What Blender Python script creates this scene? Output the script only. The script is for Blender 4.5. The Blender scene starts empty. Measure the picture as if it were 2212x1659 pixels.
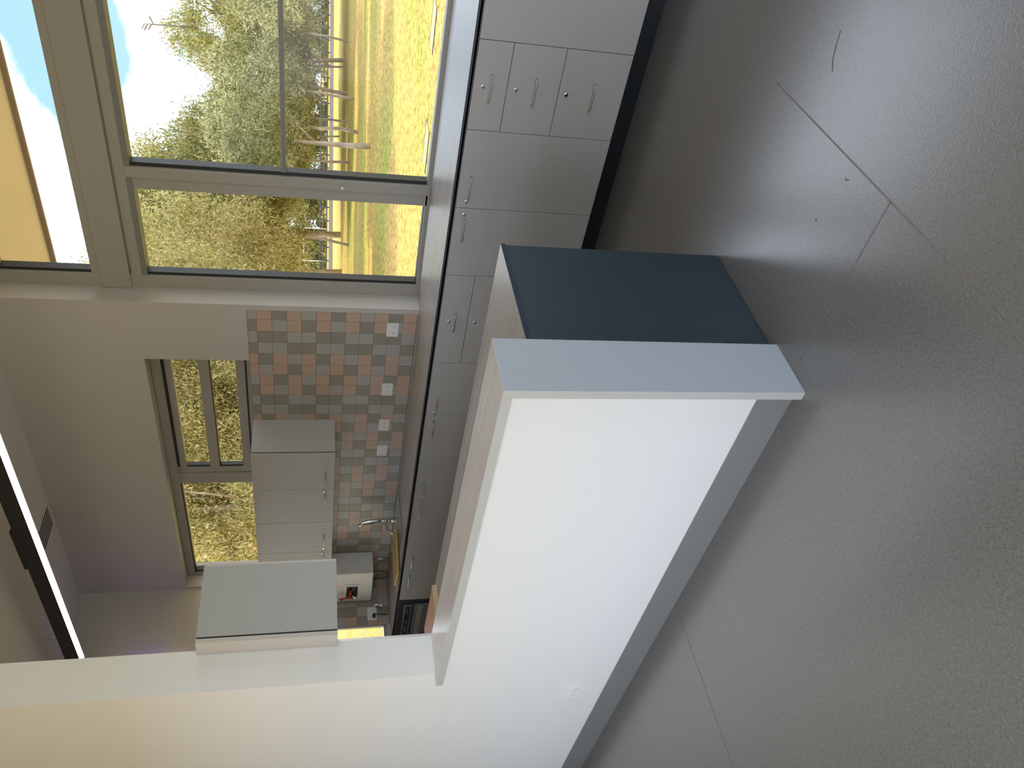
import bpy, bmesh, math, random
from mathutils import Vector, Matrix
sc = bpy.context.scene
COL = sc.collection
PI = math.pi

# ------------------------------------------------------------------ camera (the photo is a portrait shot lying on its side)
YAW, PITCH, ROLL, FPX = 0.80168, -0.23864, 0.00836, 1756.1
ca, sa, cb, sb = math.cos(YAW), math.sin(YAW), math.cos(PITCH), math.sin(PITCH)
fw = Vector((sa*cb, ca*cb, sb)); rt = Vector((ca, -sa, 0)); up = rt.cross(fw)
r2 = rt*math.cos(ROLL) + up*math.sin(ROLL); u2 = up*math.cos(ROLL) - rt*math.sin(ROLL)
cam = bpy.data.cameras.new('camera'); camo = bpy.data.objects.new('camera', cam); COL.objects.link(camo)
M = Matrix((( -u2.x, r2.x, -fw.x, -1.7011), (-u2.y, r2.y, -fw.y, -1.6761), (-u2.z, r2.z, -fw.z, 1.5831), (0, 0, 0, 1)))
camo.matrix_world = M
cam.sensor_width = 36; cam.lens = FPX*36/2212; cam.clip_start = .02; cam.clip_end = 600
sc.camera = camo

# ------------------------------------------------------------------ view, world, sun, daylight at the room's rear windows
sc.view_settings.view_transform = 'Standard'; sc.view_settings.look = 'None'
sc.view_settings.exposure = 0.0; sc.view_settings.gamma = 1.0
sc.view_settings.use_curve_mapping = False
sc.cycles.use_denoising = True
sc.cycles.max_bounces = 10; sc.cycles.diffuse_bounces = 6; sc.cycles.transparent_max_bounces = 24
sc.cycles.sample_clamp_indirect = 6

world = bpy.data.worlds.new('sky'); sc.world = world; world.use_nodes = True
wn, wl = world.node_tree.nodes, world.node_tree.links
wn.clear()
out = wn.new('ShaderNodeOutputWorld'); bg = wn.new('ShaderNodeBackground')
tc = wn.new('ShaderNodeTexCoord'); mp = wn.new('ShaderNodeMapping'); mp.inputs['Scale'].default_value = (1, 1, 2.1)
mp.inputs['Location'].default_value = (.35, .1, .12)
nz = wn.new('ShaderNodeTexNoise'); nz.inputs['Scale'].default_value = 3.1; nz.inputs['Detail'].default_value = 7; nz.inputs['Roughness'].default_value = .52
cr = wn.new('ShaderNodeValToRGB'); cr.color_ramp.elements[0].position = .46; cr.color_ramp.elements[1].position = .54
sp = wn.new('ShaderNodeSeparateXYZ'); cg = wn.new('ShaderNodeValToRGB')
cg.color_ramp.elements[0].position = .05; cg.color_ramp.elements[0].color = (.66, 1.0, 1.25, 1)
cg.color_ramp.elements[1].position = .55; cg.color_ramp.elements[1].color = (.42, .80, 1.6, 1)
mx = wn.new('ShaderNodeMix'); mx.data_type = 'RGBA'; mx.inputs[7].default_value = (2.7, 3.0, 3.5, 1)
wl.new(tc.outputs['Generated'], mp.inputs['Vector']); wl.new(mp.outputs['Vector'], nz.inputs['Vector'])
wl.new(tc.outputs['Generated'], sp.inputs['Vector'])
lay = wn.new('ShaderNodeValToRGB'); le = lay.color_ramp.elements          # cloud layers by height in the sky
le[0].position = .0; le[0].color = (.60, .60, .60, 1); le[1].position = 1; le[1].color = (.5, .5, .5, 1)
for pp_, vv_ in ((.165, .65), (.20, .52), (.225, .43), (.25, .43), (.30, .57), (.40, .55)):
    q_ = le.new(pp_); q_.color = (vv_, vv_, vv_, 1)
wl.new(sp.outputs['Z'], lay.inputs['Fac'])
sm = wn.new('ShaderNodeMath'); sm.operation = 'ADD'; wl.new(nz.outputs['Fac'], sm.inputs[0]); wl.new(lay.outputs['Color'], sm.inputs[1])
sm2 = wn.new('ShaderNodeMath'); sm2.operation = 'SUBTRACT'; sm2.inputs[1].default_value = .5; wl.new(sm.outputs[0], sm2.inputs[0]); wl.new(sm2.outputs[0], cr.inputs['Fac'])
wl.new(sp.outputs['Z'], cg.inputs['Fac']); wl.new(cg.outputs['Color'], mx.inputs[6]); wl.new(cr.outputs['Color'], mx.inputs[0])
wl.new(mx.outputs[2], bg.inputs['Color']); bg.inputs['Strength'].default_value = 1.0
wl.new(bg.outputs['Background'], out.inputs['Surface'])

def light(name, kind, loc, aim, energy, color, **kw):
    l = bpy.data.lights.new(name, kind); o = bpy.data.objects.new(name, l); COL.objects.link(o)
    o.location = loc; o.rotation_euler = Vector(aim).to_track_quat('-Z', 'Y').to_euler()
    l.energy = energy; l.color = color
    for k, v in kw.items(): setattr(l, k, v)
    return o
light('sun', 'SUN', (0, 0, 20), (.42, -.80, -.80), 6.0, (1.0, .91, .72), angle=.01)
# daylight entering by the windows behind and to the left of the camera
light('daylight_left_window', 'AREA', (-2.42, .7, 1.35), (1, .05, 0), 27, (1.0, .975, .93), shape='RECTANGLE', size=4.0, size_y=1.9)
light('daylight_back_window', 'AREA', (-.6, -5.35, 1.5), (0, 1, -.05), 54, (.62, .78, 1.0), shape='RECTANGLE', size=3.6, size_y=2.2)

# ------------------------------------------------------------------ helpers
def mat(name, col, rough=.5, metal=0, noise=None, bump=None, spec=.5, emit=None, alpha=None):
    m = bpy.data.materials.new(name); m.use_nodes = True
    n, l = m.node_tree.nodes, m.node_tree.links; b = n['Principled BSDF']
    b.inputs['Base Color'].default_value = (*col, 1); b.inputs['Roughness'].default_value = rough
    b.inputs['Metallic'].default_value = metal; b.inputs['Specular IOR Level'].default_value = spec
    if noise or bump: t = n.new('ShaderNodeTexCoord')
    if noise:
        s, a = noise[0], noise[1]
        z = n.new('ShaderNodeTexNoise'); z.inputs['Scale'].default_value = s; z.inputs['Detail'].default_value = 4
        mpp = n.new('ShaderNodeMapping'); mpp.inputs['Scale'].default_value = noise[2] if len(noise) > 2 else (1, 1, 1)
        l.new(t.outputs['Object'], mpp.inputs['Vector']); l.new(mpp.outputs['Vector'], z.inputs['Vector'])
        c = n.new('ShaderNodeValToRGB'); c.color_ramp.elements[0].position = .3; c.color_ramp.elements[1].position = .7
        c.color_ramp.elements[0].color = tuple(v*(1-a) for v in col) + (1,)
        c.color_ramp.elements[1].color = tuple(min(1, v*(1+a)) for v in col) + (1,)
        l.new(z.outputs['Fac'], c.inputs['Fac']); l.new(c.outputs['Color'], b.inputs['Base Color'])
    if bump:
        z2 = n.new('ShaderNodeTexNoise'); z2.inputs['Scale'].default_value = bump[0]; z2.inputs['Detail'].default_value = 3
        bp = n.new('ShaderNodeBump'); bp.inputs['Strength'].default_value = bump[1]; bp.inputs['Distance'].default_value = .002
        l.new(t.outputs['Object'], z2.inputs['Vector']); l.new(z2.outputs['Fac'], bp.inputs['Height']); l.new(bp.outputs['Normal'], b.inputs['Normal'])
    if emit:
        b.inputs['Emission Color'].default_value = (*emit[0], 1); b.inputs['Emission Strength'].default_value = emit[1]
    return m

def box(bm, x0, x1, y0, y1, z0, z1, mi=0):
    x0, x1 = min(x0, x1), max(x0, x1); y0, y1 = min(y0, y1), max(y0, y1); z0, z1 = min(z0, z1), max(z0, z1)
    v = [bm.verts.new(c) for c in ((x0,y0,z0),(x1,y0,z0),(x1,y1,z0),(x0,y1,z0),(x0,y0,z1),(x1,y0,z1),(x1,y1,z1),(x0,y1,z1))]
    fs = []
    for q in ((3,2,1,0),(4,5,6,7),(0,1,5,4),(1,2,6,5),(2,3,7,6),(3,0,4,7)):
        f = bm.faces.new([v[i] for i in q]); f.material_index = mi; fs.append(f)
    return v, fs

def tube(bm, pts, r, seg=10, mi=0, cap=True):
    pts = [Vector(p) for p in pts]; n = len(pts)
    rs = r if isinstance(r, (list, tuple)) else [r]*n
    rings = []; nrm = None
    for i, p in enumerate(pts):
        d = (pts[min(i+1, n-1)] - pts[max(i-1, 0)]).normalized()
        if nrm is None:
            nrm = d.orthogonal().normalized()
        nrm = (nrm - d*nrm.dot(d)).normalized(); b = d.cross(nrm)
        rings.append([bm.verts.new(p + (nrm*math.cos(2*PI*k/seg) + b*math.sin(2*PI*k/seg))*rs[i]) for k in range(seg)])
    for i in range(n-1):
        for k in range(seg):
            f = bm.faces.new((rings[i][k], rings[i][(k+1) % seg], rings[i+1][(k+1) % seg], rings[i+1][k])); f.smooth = True; f.material_index = mi
    if cap:
        bm.faces.new(list(reversed(rings[0]))).material_index = mi; bm.faces.new(rings[-1]).material_index = mi

def obj(name, bm, mats, parent=None, bevel=0, loc=None):
    bm.normal_update()
    me = bpy.data.meshes.new(name); bm.to_mesh(me); bm.free()
    for m in (mats if isinstance(mats, (list, tuple)) else [mats]): me.materials.append(m)
    o = bpy.data.objects.new(name, me); COL.objects.link(o)
    if loc: o.location = loc
    if parent:
        o.parent = parent
        if parent.type == 'EMPTY' or True: o.matrix_parent_inverse = Matrix.Translation(-world_loc(parent))
    if bevel:
        md = o.modifiers.new('bevel', 'BEVEL'); md.width = bevel; md.segments = 2; md.limit_method = 'ANGLE'; md.harden_normals = False
    return o
def world_loc(o):
    v = Vector(o.location)
    if o.parent: v = v + world_loc(o.parent) + o.matrix_parent_inverse.translation
    return v
def boxes(name, lst, m, parent=None, bevel=0):
    bm = bmesh.new()
    for b in lst: box(bm, *b)
    return obj(name, bm, m, parent, bevel)
def tag(o, label, cat, group=None, kind=None):
    if label: o['label'] = label
    if cat: o['category'] = cat
    if group: o['group'] = group
    if kind: o['kind'] = kind
    return o
def struct(o, label=None):
    o['kind'] = 'structure'
    if label: o['label'] = label
    return o
def empty(name, loc, label=None, cat=None, group=None):
    o = bpy.data.objects.new(name, None); COL.objects.link(o); o.location = loc; o.empty_display_size = .1
    return tag(o, label, cat, group)

# ------------------------------------------------------------------ materials
PAINT = mat('wall_paint', (.52, .485, .445), .55, bump=(260, .12))
CEILM = mat('ceiling_paint', (.70, .68, .64), .7)
LOWP = mat('low_wall_paint', (.75, .745, .725), .5, bump=(260, .1))
SKIRT = mat('skirting_paint', (.20, .20, .195), .4)
ALU = mat('window_powdercoat', (.36, .34, .30), .38)
RUBBER = mat('black_rubber', (.02, .022, .022), .5)
LAM = mat('cabinet_laminate', (.49, .46, .43), .42, bump=(420, .25))
LAMEDGE = mat('laminate_edge', (.46, .46, .43), .4)
GREYPANEL = mat('end_panel_laminate', (.47, .50, .52), .38, bump=(420, .2))
DARKPANEL = mat('charcoal_laminate', (.030, .045, .055), .42, bump=(420, .3))
KICK = mat('kickboard_black', (.010, .013, .017), .45)
GAP = mat('gap_black', (.01, .01, .01), .7)
STEEL = mat('satin_steel', (.62, .60, .57), .3, 1)
CHROME = mat('chrome', (.85, .85, .85), .08, 1)
SINKM = mat('brushed_steel', (.42, .40, .37), .32, 1, noise=(30, .12, (1, 8, 1)))
PLASTIC = mat('white_plastic', (.80, .79, .76), .3)
BOILM = mat('boiler_white', (.78, .75, .69), .35)
BLACKP = mat('black_plastic', (.012, .013, .016), .3)
REDP = mat('red_plastic', (.45, .02, .015), .35)
YBOARD = mat('yellow_board', (.62, .42, .13), .5, noise=(18, .1))
OBOARD = mat('orange_board', (.80, .36, .16), .5)
BOARDSIDE = mat('board_edge_timber', (.55, .40, .22), .6)

def bench_mat(name='timber_look_laminate', k=1.0):
    m = mat(name, (.30, .265, .245), .27)
    n, l = m.node_tree.nodes, m.node_tree.links; b = n['Principled BSDF']
    t = n.new('ShaderNodeTexCoord'); mpp = n.new('ShaderNodeMapping'); mpp.inputs['Scale'].default_value = (24, .5, 24)
    z = n.new('ShaderNodeTexNoise'); z.inputs['Scale'].default_value = 2.2; z.inputs['Detail'].default_value = 2; z.inputs['Distortion'].default_value = 0
    c = n.new('ShaderNodeValToRGB'); c.color_ramp.elements[0].position = .15; c.color_ramp.elements[1].position = .75
    c.color_ramp.elements[0].color = (.37*k, .335*k, .31*k, 1); c.color_ramp.elements[1].color = (.45*k, .41*k, .385*k, 1)
    b.inputs['Specular IOR Level'].default_value = .65
    l.new(t.outputs['Object'], mpp.inputs['Vector']); l.new(mpp.outputs['Vector'], z.inputs['Vector']); l.new(z.outputs['Fac'], c.inputs['Fac'])
    l.new(c.outputs['Color'], b.inputs['Base Color'])
    r = n.new('ShaderNodeMapRange'); r.inputs[3].default_value = .22; r.inputs[4].default_value = .36
    l.new(z.outputs['Fac'], r.inputs[0]); l.new(r.outputs[0], b.inputs['Roughness'])
    return m
BENCH = bench_mat(); LEDGEM = bench_mat('lit_timber_look_laminate', 1.7)  # ledge gets a paler copy of the laminate, reflected light put into its colour

def floor_mat():
    m = mat('speckled_vinyl', (.2, .19, .18), .4)
    n, l = m.node_tree.nodes, m.node_tree.links; b = n['Principled BSDF']
    t = n.new('ShaderNodeTexCoord')
    z = n.new('ShaderNodeTexNoise'); z.inputs['Scale'].default_value = 260; z.inputs['Detail'].default_value = 3
    z3 = n.new('ShaderNodeTexNoise'); z3.inputs['Scale'].default_value = 90; z3.inputs['Detail'].default_value = 4; z3.inputs['Roughness'].default_value = .75
    v = n.new('ShaderNodeTexVoronoi'); v.inputs['Scale'].default_value = 130
    for q in (z, z3, v): l.new(t.outputs['Object'], q.inputs['Vector'])
    c = n.new('ShaderNodeValToRGB'); c.color_ramp.elements[0].position = .36; c.color_ramp.elements[1].position = .64
    c.color_ramp.elements[0].color = (.095, .090, .084, 1); c.color_ramp.elements[1].color = (.20, .19, .178, 1)
    ad = n.new('ShaderNodeMath'); ad.operation = 'MULTIPLY_ADD'; ad.inputs[1].default_value = .55; ad.inputs[2].default_value = 0
    ad2 = n.new('ShaderNodeMath'); ad2.operation = 'MULTIPLY_ADD'; ad2.inputs[1].default_value = .45
    l.new(z.outputs['Fac'], ad.inputs[0]); l.new(z3.outputs['Fac'], ad2.inputs[0]); l.new(ad.outputs[0], ad2.inputs[2]); l.new(ad2.outputs[0], c.inputs['Fac'])
    # dark flecks
    fk = n.new('ShaderNodeMath'); fk.operation = 'LESS_THAN'; fk.inputs[1].default_value = .16; l.new(v.outputs['Distance'], fk.inputs[0])
    fk2 = n.new('ShaderNodeMath'); fk2.operation = 'MULTIPLY'; fk2.inputs[1].default_value = .45; l.new(fk.outputs[0], fk2.inputs[0])
    m1 = n.new('ShaderNodeMix'); m1.data_type = 'RGBA'; m1.inputs[7].default_value = (.07, .066, .062, 1)
    l.new(c.outputs['Color'], m1.inputs[6]); l.new(fk2.outputs[0], m1.inputs[0])
    l.new(m1.outputs[2], b.inputs['Base Color'])
    z2 = n.new('ShaderNodeTexNoise'); z2.inputs['Scale'].default_value = 120; z2.inputs['Detail'].default_value = 2
    l.new(t.outputs['Object'], z2.inputs['Vector'])
    bp = n.new('ShaderNodeBump'); bp.inputs['Strength'].default_value = .22; bp.inputs['Distance'].default_value = .002
    l.new(z2.outputs['Fac'], bp.inputs['Height']); l.new(bp.outputs['Normal'], b.inputs['Normal'])
    b.inputs['Roughness'].default_value = .27; b.inputs['Specular IOR Level'].default_value = 1.0
    b.inputs['Coat Weight'].default_value = .6; b.inputs['Coat Roughness'].default_value = .24
    return m
FLOOR = floor_mat()
WELD = mat('vinyl_weld', (.19, .165, .15), .5)

def glass_mat():
    m = bpy.data.materials.new('pane_glass'); m.use_nodes = True
    n, l = m.node_tree.nodes, m.node_tree.links; n.clear()
    o = n.new('ShaderNodeOutputMaterial'); t = n.new('ShaderNodeBsdfTransparent'); t.inputs['Color'].default_value = (.95, .965, .95, 1)
    g = n.new('ShaderNodeBsdfGlossy'); g.inputs['Roughness'].default_value = 0.0
    gm = n.new('ShaderNodeNewGeometry'); dt = n.new('ShaderNodeVectorMath'); dt.operation = 'DOT_PRODUCT'
    l.new(gm.outputs['Incoming'], dt.inputs[0]); l.new(gm.outputs['Normal'], dt.inputs[1])
    def mt(op, a, b=None):
        q = n.new('ShaderNodeMath'); q.operation = op; l.new(a, q.inputs[0])
        if b is not None: q.inputs[1].default_value = b
        return q.outputs[0]
    ab = mt('ABSOLUTE', dt.outputs['Value']); iv = mt('MULTIPLY', ab, -1); iv = mt('ADD', iv, 1); pw5 = mt('POWER', iv, 5)
    fr = mt('MULTIPLY', pw5, .8); fr = mt('ADD', fr, .022)
    x = n.new('ShaderNodeMixShader'); l.new(fr, x.inputs[0]); l.new(t.outputs[0], x.inputs[1]); l.new(g.outputs[0], x.inputs[2]); l.new(x.outputs[0], o.inputs['Surface'])
    return m
GLASS = glass_mat()

# ------------------------------------------------------------------ room constants (metres)
W = 2.611        # inner face of the window wall
FX = 2.76        # inner face of the window frames
YF = 5.10        # far wall
CZ = 3.56
T0, T1 = .045, .2425   # left wall faces
YJ = 1.887       # wall end at the servery opening
XB, YB = -2.5, -5.6

# floor
bm = bmesh.new(); box(bm, XB-.2, 2.95, YB-.2, YF+.25, -.12, 0); struct(obj('floor', bm, FLOOR), 'grey speckled vinyl floor')
def weld(pts, w, lab, m=WELD):
    bm = bmesh.new()
    for i in range(len(pts)-1):
        a, b = Vector(pts[i]+(0,)), Vector(pts[i+1]+(0,)); d = (b-a).normalized(); s = Vector((-d.y, d.x, 0))*w/2
        vs = [bm.verts.new(p + Vector((0, 0, .0004))) for p in (a-s, b-s, b+s, a+s)]; bm.faces.new(vs)
    o = obj('trim_%d' % weld.n, bm, m); weld.n += 1; struct(o, lab)
weld.n = 1
weld([(.90, -.655), (.09, -.672), (-1.6, -.70)], .0055, 'floor joint running across in front of the low wall')
weld([(.092, -.672), (.10, -.02)], .0055, 'short floor joint running to the end of the low wall')
weld([(.045, 1.372), (-1.6, 1.35)], .0045, 'floor joint meeting the skirting of the low wall')
SCUFF = mat('scuff', (.13, .115, .105), .5)
bm = bmesh.new()
for pts, w in (([(.665, -.93), (.655, -.89), (.64, -.85), (.615, -.82)], .005), ([(.36, -.44), (.352, -.437)], .008), ([(.30, -.62), (.31, -.612), (.32, -.615)], .004)):
    for i in range(len(pts)-1):
        a, b = Vector(pts[i]+(.0005,)), Vector(pts[i+1]+(.0005,)); d = (b-a).normalized(); s = Vector((-d.y, d.x, 0))*w/2
        bm.faces.new([bm.verts.new(p) for p in (a-s, b-s, b+s, a+s)])
struct(obj('trim_%d' % weld.n, bm, SCUFF), 'dark scuff marks on the vinyl floor'); weld.n += 1

# ceiling
bm = bmesh.new(); box(bm, XB-.2, 2.9, YB-.2, YF+.25, CZ, CZ+.12); struct(obj('ceiling', bm, CEILM), 'plain painted ceiling')

# window wall (right side): pieces around the big window and the small one
bm = bmesh.new()
XO = 2.87
Y0W = -4.6                      # near end of big window
for b in ((W, XO, YB-.2, Y0W, 0, CZ), (W, XO, Y0W, 1.805, 0, .86), (W, XO, Y0W, 1.805, 3.50, CZ),
          (W, XO, 1.805, 2.293, 0, CZ), (W, XO, 2.293, 5.075, 0, 2.018), (W, XO, 2.293, 5.075, 2.688, CZ), (W, XO, 5.075, YF+.25, 0, CZ)):
    box(bm, *b)
struct(obj('wall_right', bm, PAINT), 'painted wall holding the large window and the high small window')
# far wall with the far window
bm = bmesh.new()
FW0, FW1, FZ0, FZ1 = .75, 2.135, .93, 2.2
for b in ((-1.2, FW0, YF, YF+.045, 0, CZ), (FW1, W, YF, YF+.045, 0, CZ), (FW0, FW1, YF, YF+.045, 0, FZ0), (FW0, FW1, YF, YF+.045, FZ1, CZ)):
    box(bm, *b)
struct(obj('wall_far', bm, PAINT), 'painted wall at the far end of the kitchen')
# left wall: low wall under the servery ledge, then full height
bm = bmesh.new()
box(bm, T0, T1, .034, YJ, 0, .994); box(bm, T0, T1, YJ, YF, 0, CZ)
struct(obj('wall_left', bm, LOWP), 'white wall, low beside the floor and full height beyond the servery opening')
# rest of the room behind the camera
bm = bmesh.new()
for b in ((XB-.2, XB, YB, -1.05, 0, CZ), (XB-.2, XB, 3.05, YF+.2, 0, CZ), (XB-.2, XB, -1.05, 3.05, 0, .35), (XB-.2, XB, -1.05, 3.05, 2.4, CZ)): box(bm, *b)
struct(obj('wall_behind', bm, PAINT))
bm = bmesh.new()
for b in ((XB-.2, -2.3, YB-.2, YB, 0, CZ), (1.3, W, YB-.2, YB, 0, CZ), (-2.5, 1.3, YB-.2, YB, 0, .45), (-2.5, 1.3, YB-.2, YB, 2.75, CZ)): box(bm, *b)
struct(obj('wall_back', bm, PAINT))
bm = bmesh.new(); box(bm, XB, T0, YF+.0, YF+.2, 0, CZ); struct(obj('wall_end', bm, PAINT))
# skirting
bm = bmesh.new(); box(bm, T0-.006, T0, .036, YF, 0, .130)
struct(obj('baseboard_left', bm, SKIRT, bevel=.001), 'grey skirting along the foot of the white wall')

# ------------------------------------------------------------------ big window
win = empty('window_1', (FX, 0, .885)); struct(win, 'large aluminium framed window over the bench')
XA = 2.83
def framing(lst, name, parent, m=ALU, bev=.002): return boxes(name, lst, m, parent, bev)
mull = [( .938, 1.083), (-.76, -.90), (-2.5, -2.64)]
framing([(FX, XA, 1.708, 1.805, .885, 3.50), (FX, XA, Y0W, Y0W+.1, .885, 3.50), (FX, XA, Y0W, 1.708, .885, .914), (FX, XA, Y0W, 1.708, 3.455, 3.50),
         (FX, XA, Y0W, 1.708, 2.892, 2.940), (FX, XA, Y0W, 1.708, 2.648, 2.708)], 'window_frame', win)
framing([(FX-.018, XA, Y0W, 1.803, 2.717, 2.890)], 'head_panel', win)
framing([(FX-.004, XA+.02, Y0W+.1, 1.708, 2.615, 2.648)], 'recess_shade', win, mat('recess_shadow_grey', (.20, .20, .19), .5))  # solid dark bar; the shade of the recess is in its colour
framing([(FX-.010, XA, .938, 1.005, .900, 2.650), (FX, XA, 1.006, 1.083, .900, 2.650)], 'mullion', win)
for a in (-.76, -2.6): framing([(FX-.010, XA, a, a+.145, .900, 2.650)], 'mullion', win)
framing([(FX, XA-.01, a, b, 1.755, 1.781) for a, b in ((-.615, .915), (-2.455, -.76))], 'transom', win, mat('transom_grey', (.20, .20, .19), .4))
# seals
framing([(FX+.012, XA, .915, .938, .914, 2.615), (FX+.012, XA, 1.688, 1.708, .914, 2.648), (FX+.012, XA, 1.688, 1.708, 2.940, 3.455),
         (FX+.02, XA, 1.083, 1.093, .914, 2.648), (FX+.02, XA, 1.093, 1.688, .908, .918)], 'glazing_seal', win, RUBBER, 0)
def pane(bmx, x, y0, y1, z0, z1):
    bmx.faces.new([bmx.verts.new(c) for c in ((x, y0, z0), (x, y1, z0), (x, y1, z1), (x, y0, z1))])
for (y0, y1, z0, z1) in ((-.615, .915, .914, 1.755), (-.615, .915, 1.781, 2.615), (1.093, 1.688, .918, 2.648), (-2.455, -.76, .914, 2.62), (-4.5, -2.6, .914, 2.62), (-4.5, 1.688, 2.94, 3.455)):
    bm = bmesh.new(); pane(bm, 2.80, y0, y1, z0, z1); obj('glass_pane', bm, GLASS, win)
bm = bmesh.new(); box(bm, FX-.026, FX-.01, .975, .985, 1.42, 1.436); box(bm, FX-.034, FX-.026, .966, .989, 1.424, 1.432); obj('sash_latch', bm, PLASTIC, win, .001)
# corner beads of the big window reveal
bm = bmesh.new(); box(bm, W-.002, W+.004, 1.803, 1.845, .892, 3.50); struct(obj('trim_%d' % weld.n, bm, PAINT), 'painted corner bead beside the large window'); weld.n += 1

# ------------------------------------------------------------------ small high window
win2 = empty('window_2', (W+.12, 2.3, 2.02)); struct(win2, 'small high window above the wall cupboards')
S = W+.12; SB = S+.06
framing([(S, SB, 2.295, 2.40, 2.02, 2.686), (S, SB, 5.035, 5.073, 2.02, 2.686), (S, SB, 2.40, 5.035, 2.02, 2.052), (S, SB, 2.40, 5.035, 2.622, 2.686), (S, SB, 3.635, 3.755, 2.052, 2.622)], 'window_frame', win2)
framing([(S+.01, SB-.01, 2.40, 3.564, 2.066, 2.128), (S+.01, SB-.01, 2.40, 3.564, 2.552, 2.600), (S+.005, SB-.01, 2.40, 3.564, 2.306, 2.378), (S+.01, SB-.01, 3.565, 3.634, 2.053, 2.621)], 'sash', win2)
framing([(S+.014, SB, 2.40, 3.564, 2.600, 2.622), (S+.014, SB, 2.40, 3.564, 2.052, 2.066), (S+.014, SB-.012, 3.545, 3.563, 2.128, 2.552), (S+.014, SB, 3.755, 5.035, 2.612, 2.622),
         (S+.014, SB, 5.012, 5.035, 2.052, 2.622), (S+.014, SB-.012, 2.40, 3.565, 2.300, 2.306)], 'glazing_seal', win2, RUBBER, 0)
for (y0, y1, z0, z1) in ((2.40, 3.545, 2.128, 2.300), (2.40, 3.545, 2.378, 2.552), (3.755, 5.012, 2.052, 2.612)):
    bm = bmesh.new(); pane(bm, S+.035, y0, y1, z0, z1); obj('glass_pane', bm, GLASS, win2)

# ------------------------------------------------------------------ far window
win3 = empty('window_3', (FW0, YF, FZ0)); struct(win3, 'window at the far end with the grass court beyond')
framing([(FW0, FW1, YF+.006, YF+.035, FZ0, FZ0+.02), (FW0, FW1, YF+.006, YF+.035, FZ1-.03, FZ1), (FW1-.010, FW1, YF+.006, YF+.035, FZ0, FZ1), (FW0, FW0+.03, YF+.006, YF+.035, FZ0, FZ1)], 'window_frame', win3)
bm = bmesh.new(); bm.faces.new([bm.verts.new(c) for c in ((FW0, YF+.02, FZ0+.02), (FW1-.015, YF+.02, FZ0+.02), (FW1-.015, YF+.02, FZ1-.03), (FW0, YF+.02, FZ1-.03))]); obj('glass_pane', bm, GLASS, win3)

# ------------------------------------------------------------------ tiles
TL = mat('tile_light_grey', (.42, .40, .365), .3); TD = mat('tile_dark_grey', (.30, .275, .22), .3)
TT = mat('tile_blush', (.53, .37, .28), .3); GROUT = mat('grout', (.15, .13, .11), .8)
def tiles(name, n, place, lab, hi=None):
    bm = bmesh.new(); g = .0012
    place(bm, 0, n*.1 + .077, .895, 2.014, -.001, 3)
    edges = [0, .077] + [.077 + .1*k for k in range(1, n+1)]
    for c in range(len(edges)-1):
        for r in range(12):
            zt = 2.014 if r == 0 else 1.956 - (r-1)*.096
            zb = 1.956 - r*.096
            k = c % 6
            tan = (k in (0, 1) and r % 2 == 1) or (k in (4, 5) and r % 2 == 0)
            mi = 2 if tan else ((((r+1)//2) + c) % 2)
            place(bm, edges[c]+g, edges[c+1]-g, zb+g, zt-g, .004, mi)
    o = obj(name, bm, [TL, TD, TT, GROUT]); return tag(o, lab, 'tiles')
def pw(bm, a, b, z0, z1, t, mi): box(bm, W-max(t, .002), W-.0005, 1.845+a, min(1.845+b, YF-.006), z0, z1, mi) if 1.845+a < YF-.01 else None
tiles('tile_splashback', 32, pw, 'checkered grey and blush tile splashback running under the small window and wall cupboards')
def pf(bm, a, b, z0, z1, t, mi):
    if W-.006-a < FW1: return
    box(bm, max(W-.006-b, FW1+.002), W-.006-a, YF-max(t, .002), YF-.0005, z0, z1, mi)
bmf = tiles('tile_splashback', 4, lambda bm, a, b, z0, z1, t, mi: (box(bm, max(W-.006-b, FW1+.002), W-.006-a, YF-max(t, .002), YF-.0005, z0, z1, mi) if W-.006-a > FW1+.01 else None),
            'narrow strip of grey and blush tiles between the corner and the far window')
boxes('trim_%d' % weld.n, [(W-.006, W, 1.845, 2.88, 2.014, 2.019)], ALU)['kind'] = 'structure'; weld.n += 1

# ------------------------------------------------------------------ servery ledge on the low wall
led = empty('servery_ledge', (0, 0, 0), 'timber-look servery ledge with pale grey end leg capping the low white wall', 'ledge')
bm = bmesh.new()
v, fs = box(bm, 0, T1, .0335, YJ, .9955, 1.0284)
box(bm, 0, T0-.001, YJ, YJ+.022, .9955, 1.0284)
for f in bm.faces:
    f.material_index = 0 if abs(f.normal.z if f.normal.length else 0) > .5 else 1
bm.normal_update()
for f in bm.faces: f.material_index = 0 if f.normal.z > .5 else 1
obj('top', bm, [LEDGEM, LAMEDGE], led, .0012)
bm = bmesh.new(); box(bm, 0, T1, 0, .0333, 0, 1.0284); bm.normal_update()
for f in bm.faces: f.material_index = 0 if f.normal.y < -.5 else (2 if f.normal.z > .5 else 1)
e = obj('end_leg', bm, [GREYPANEL, LAMEDGE, LEDGEM], led, .0012); e['label'] = 'blue-grey laminate end leg'

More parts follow.
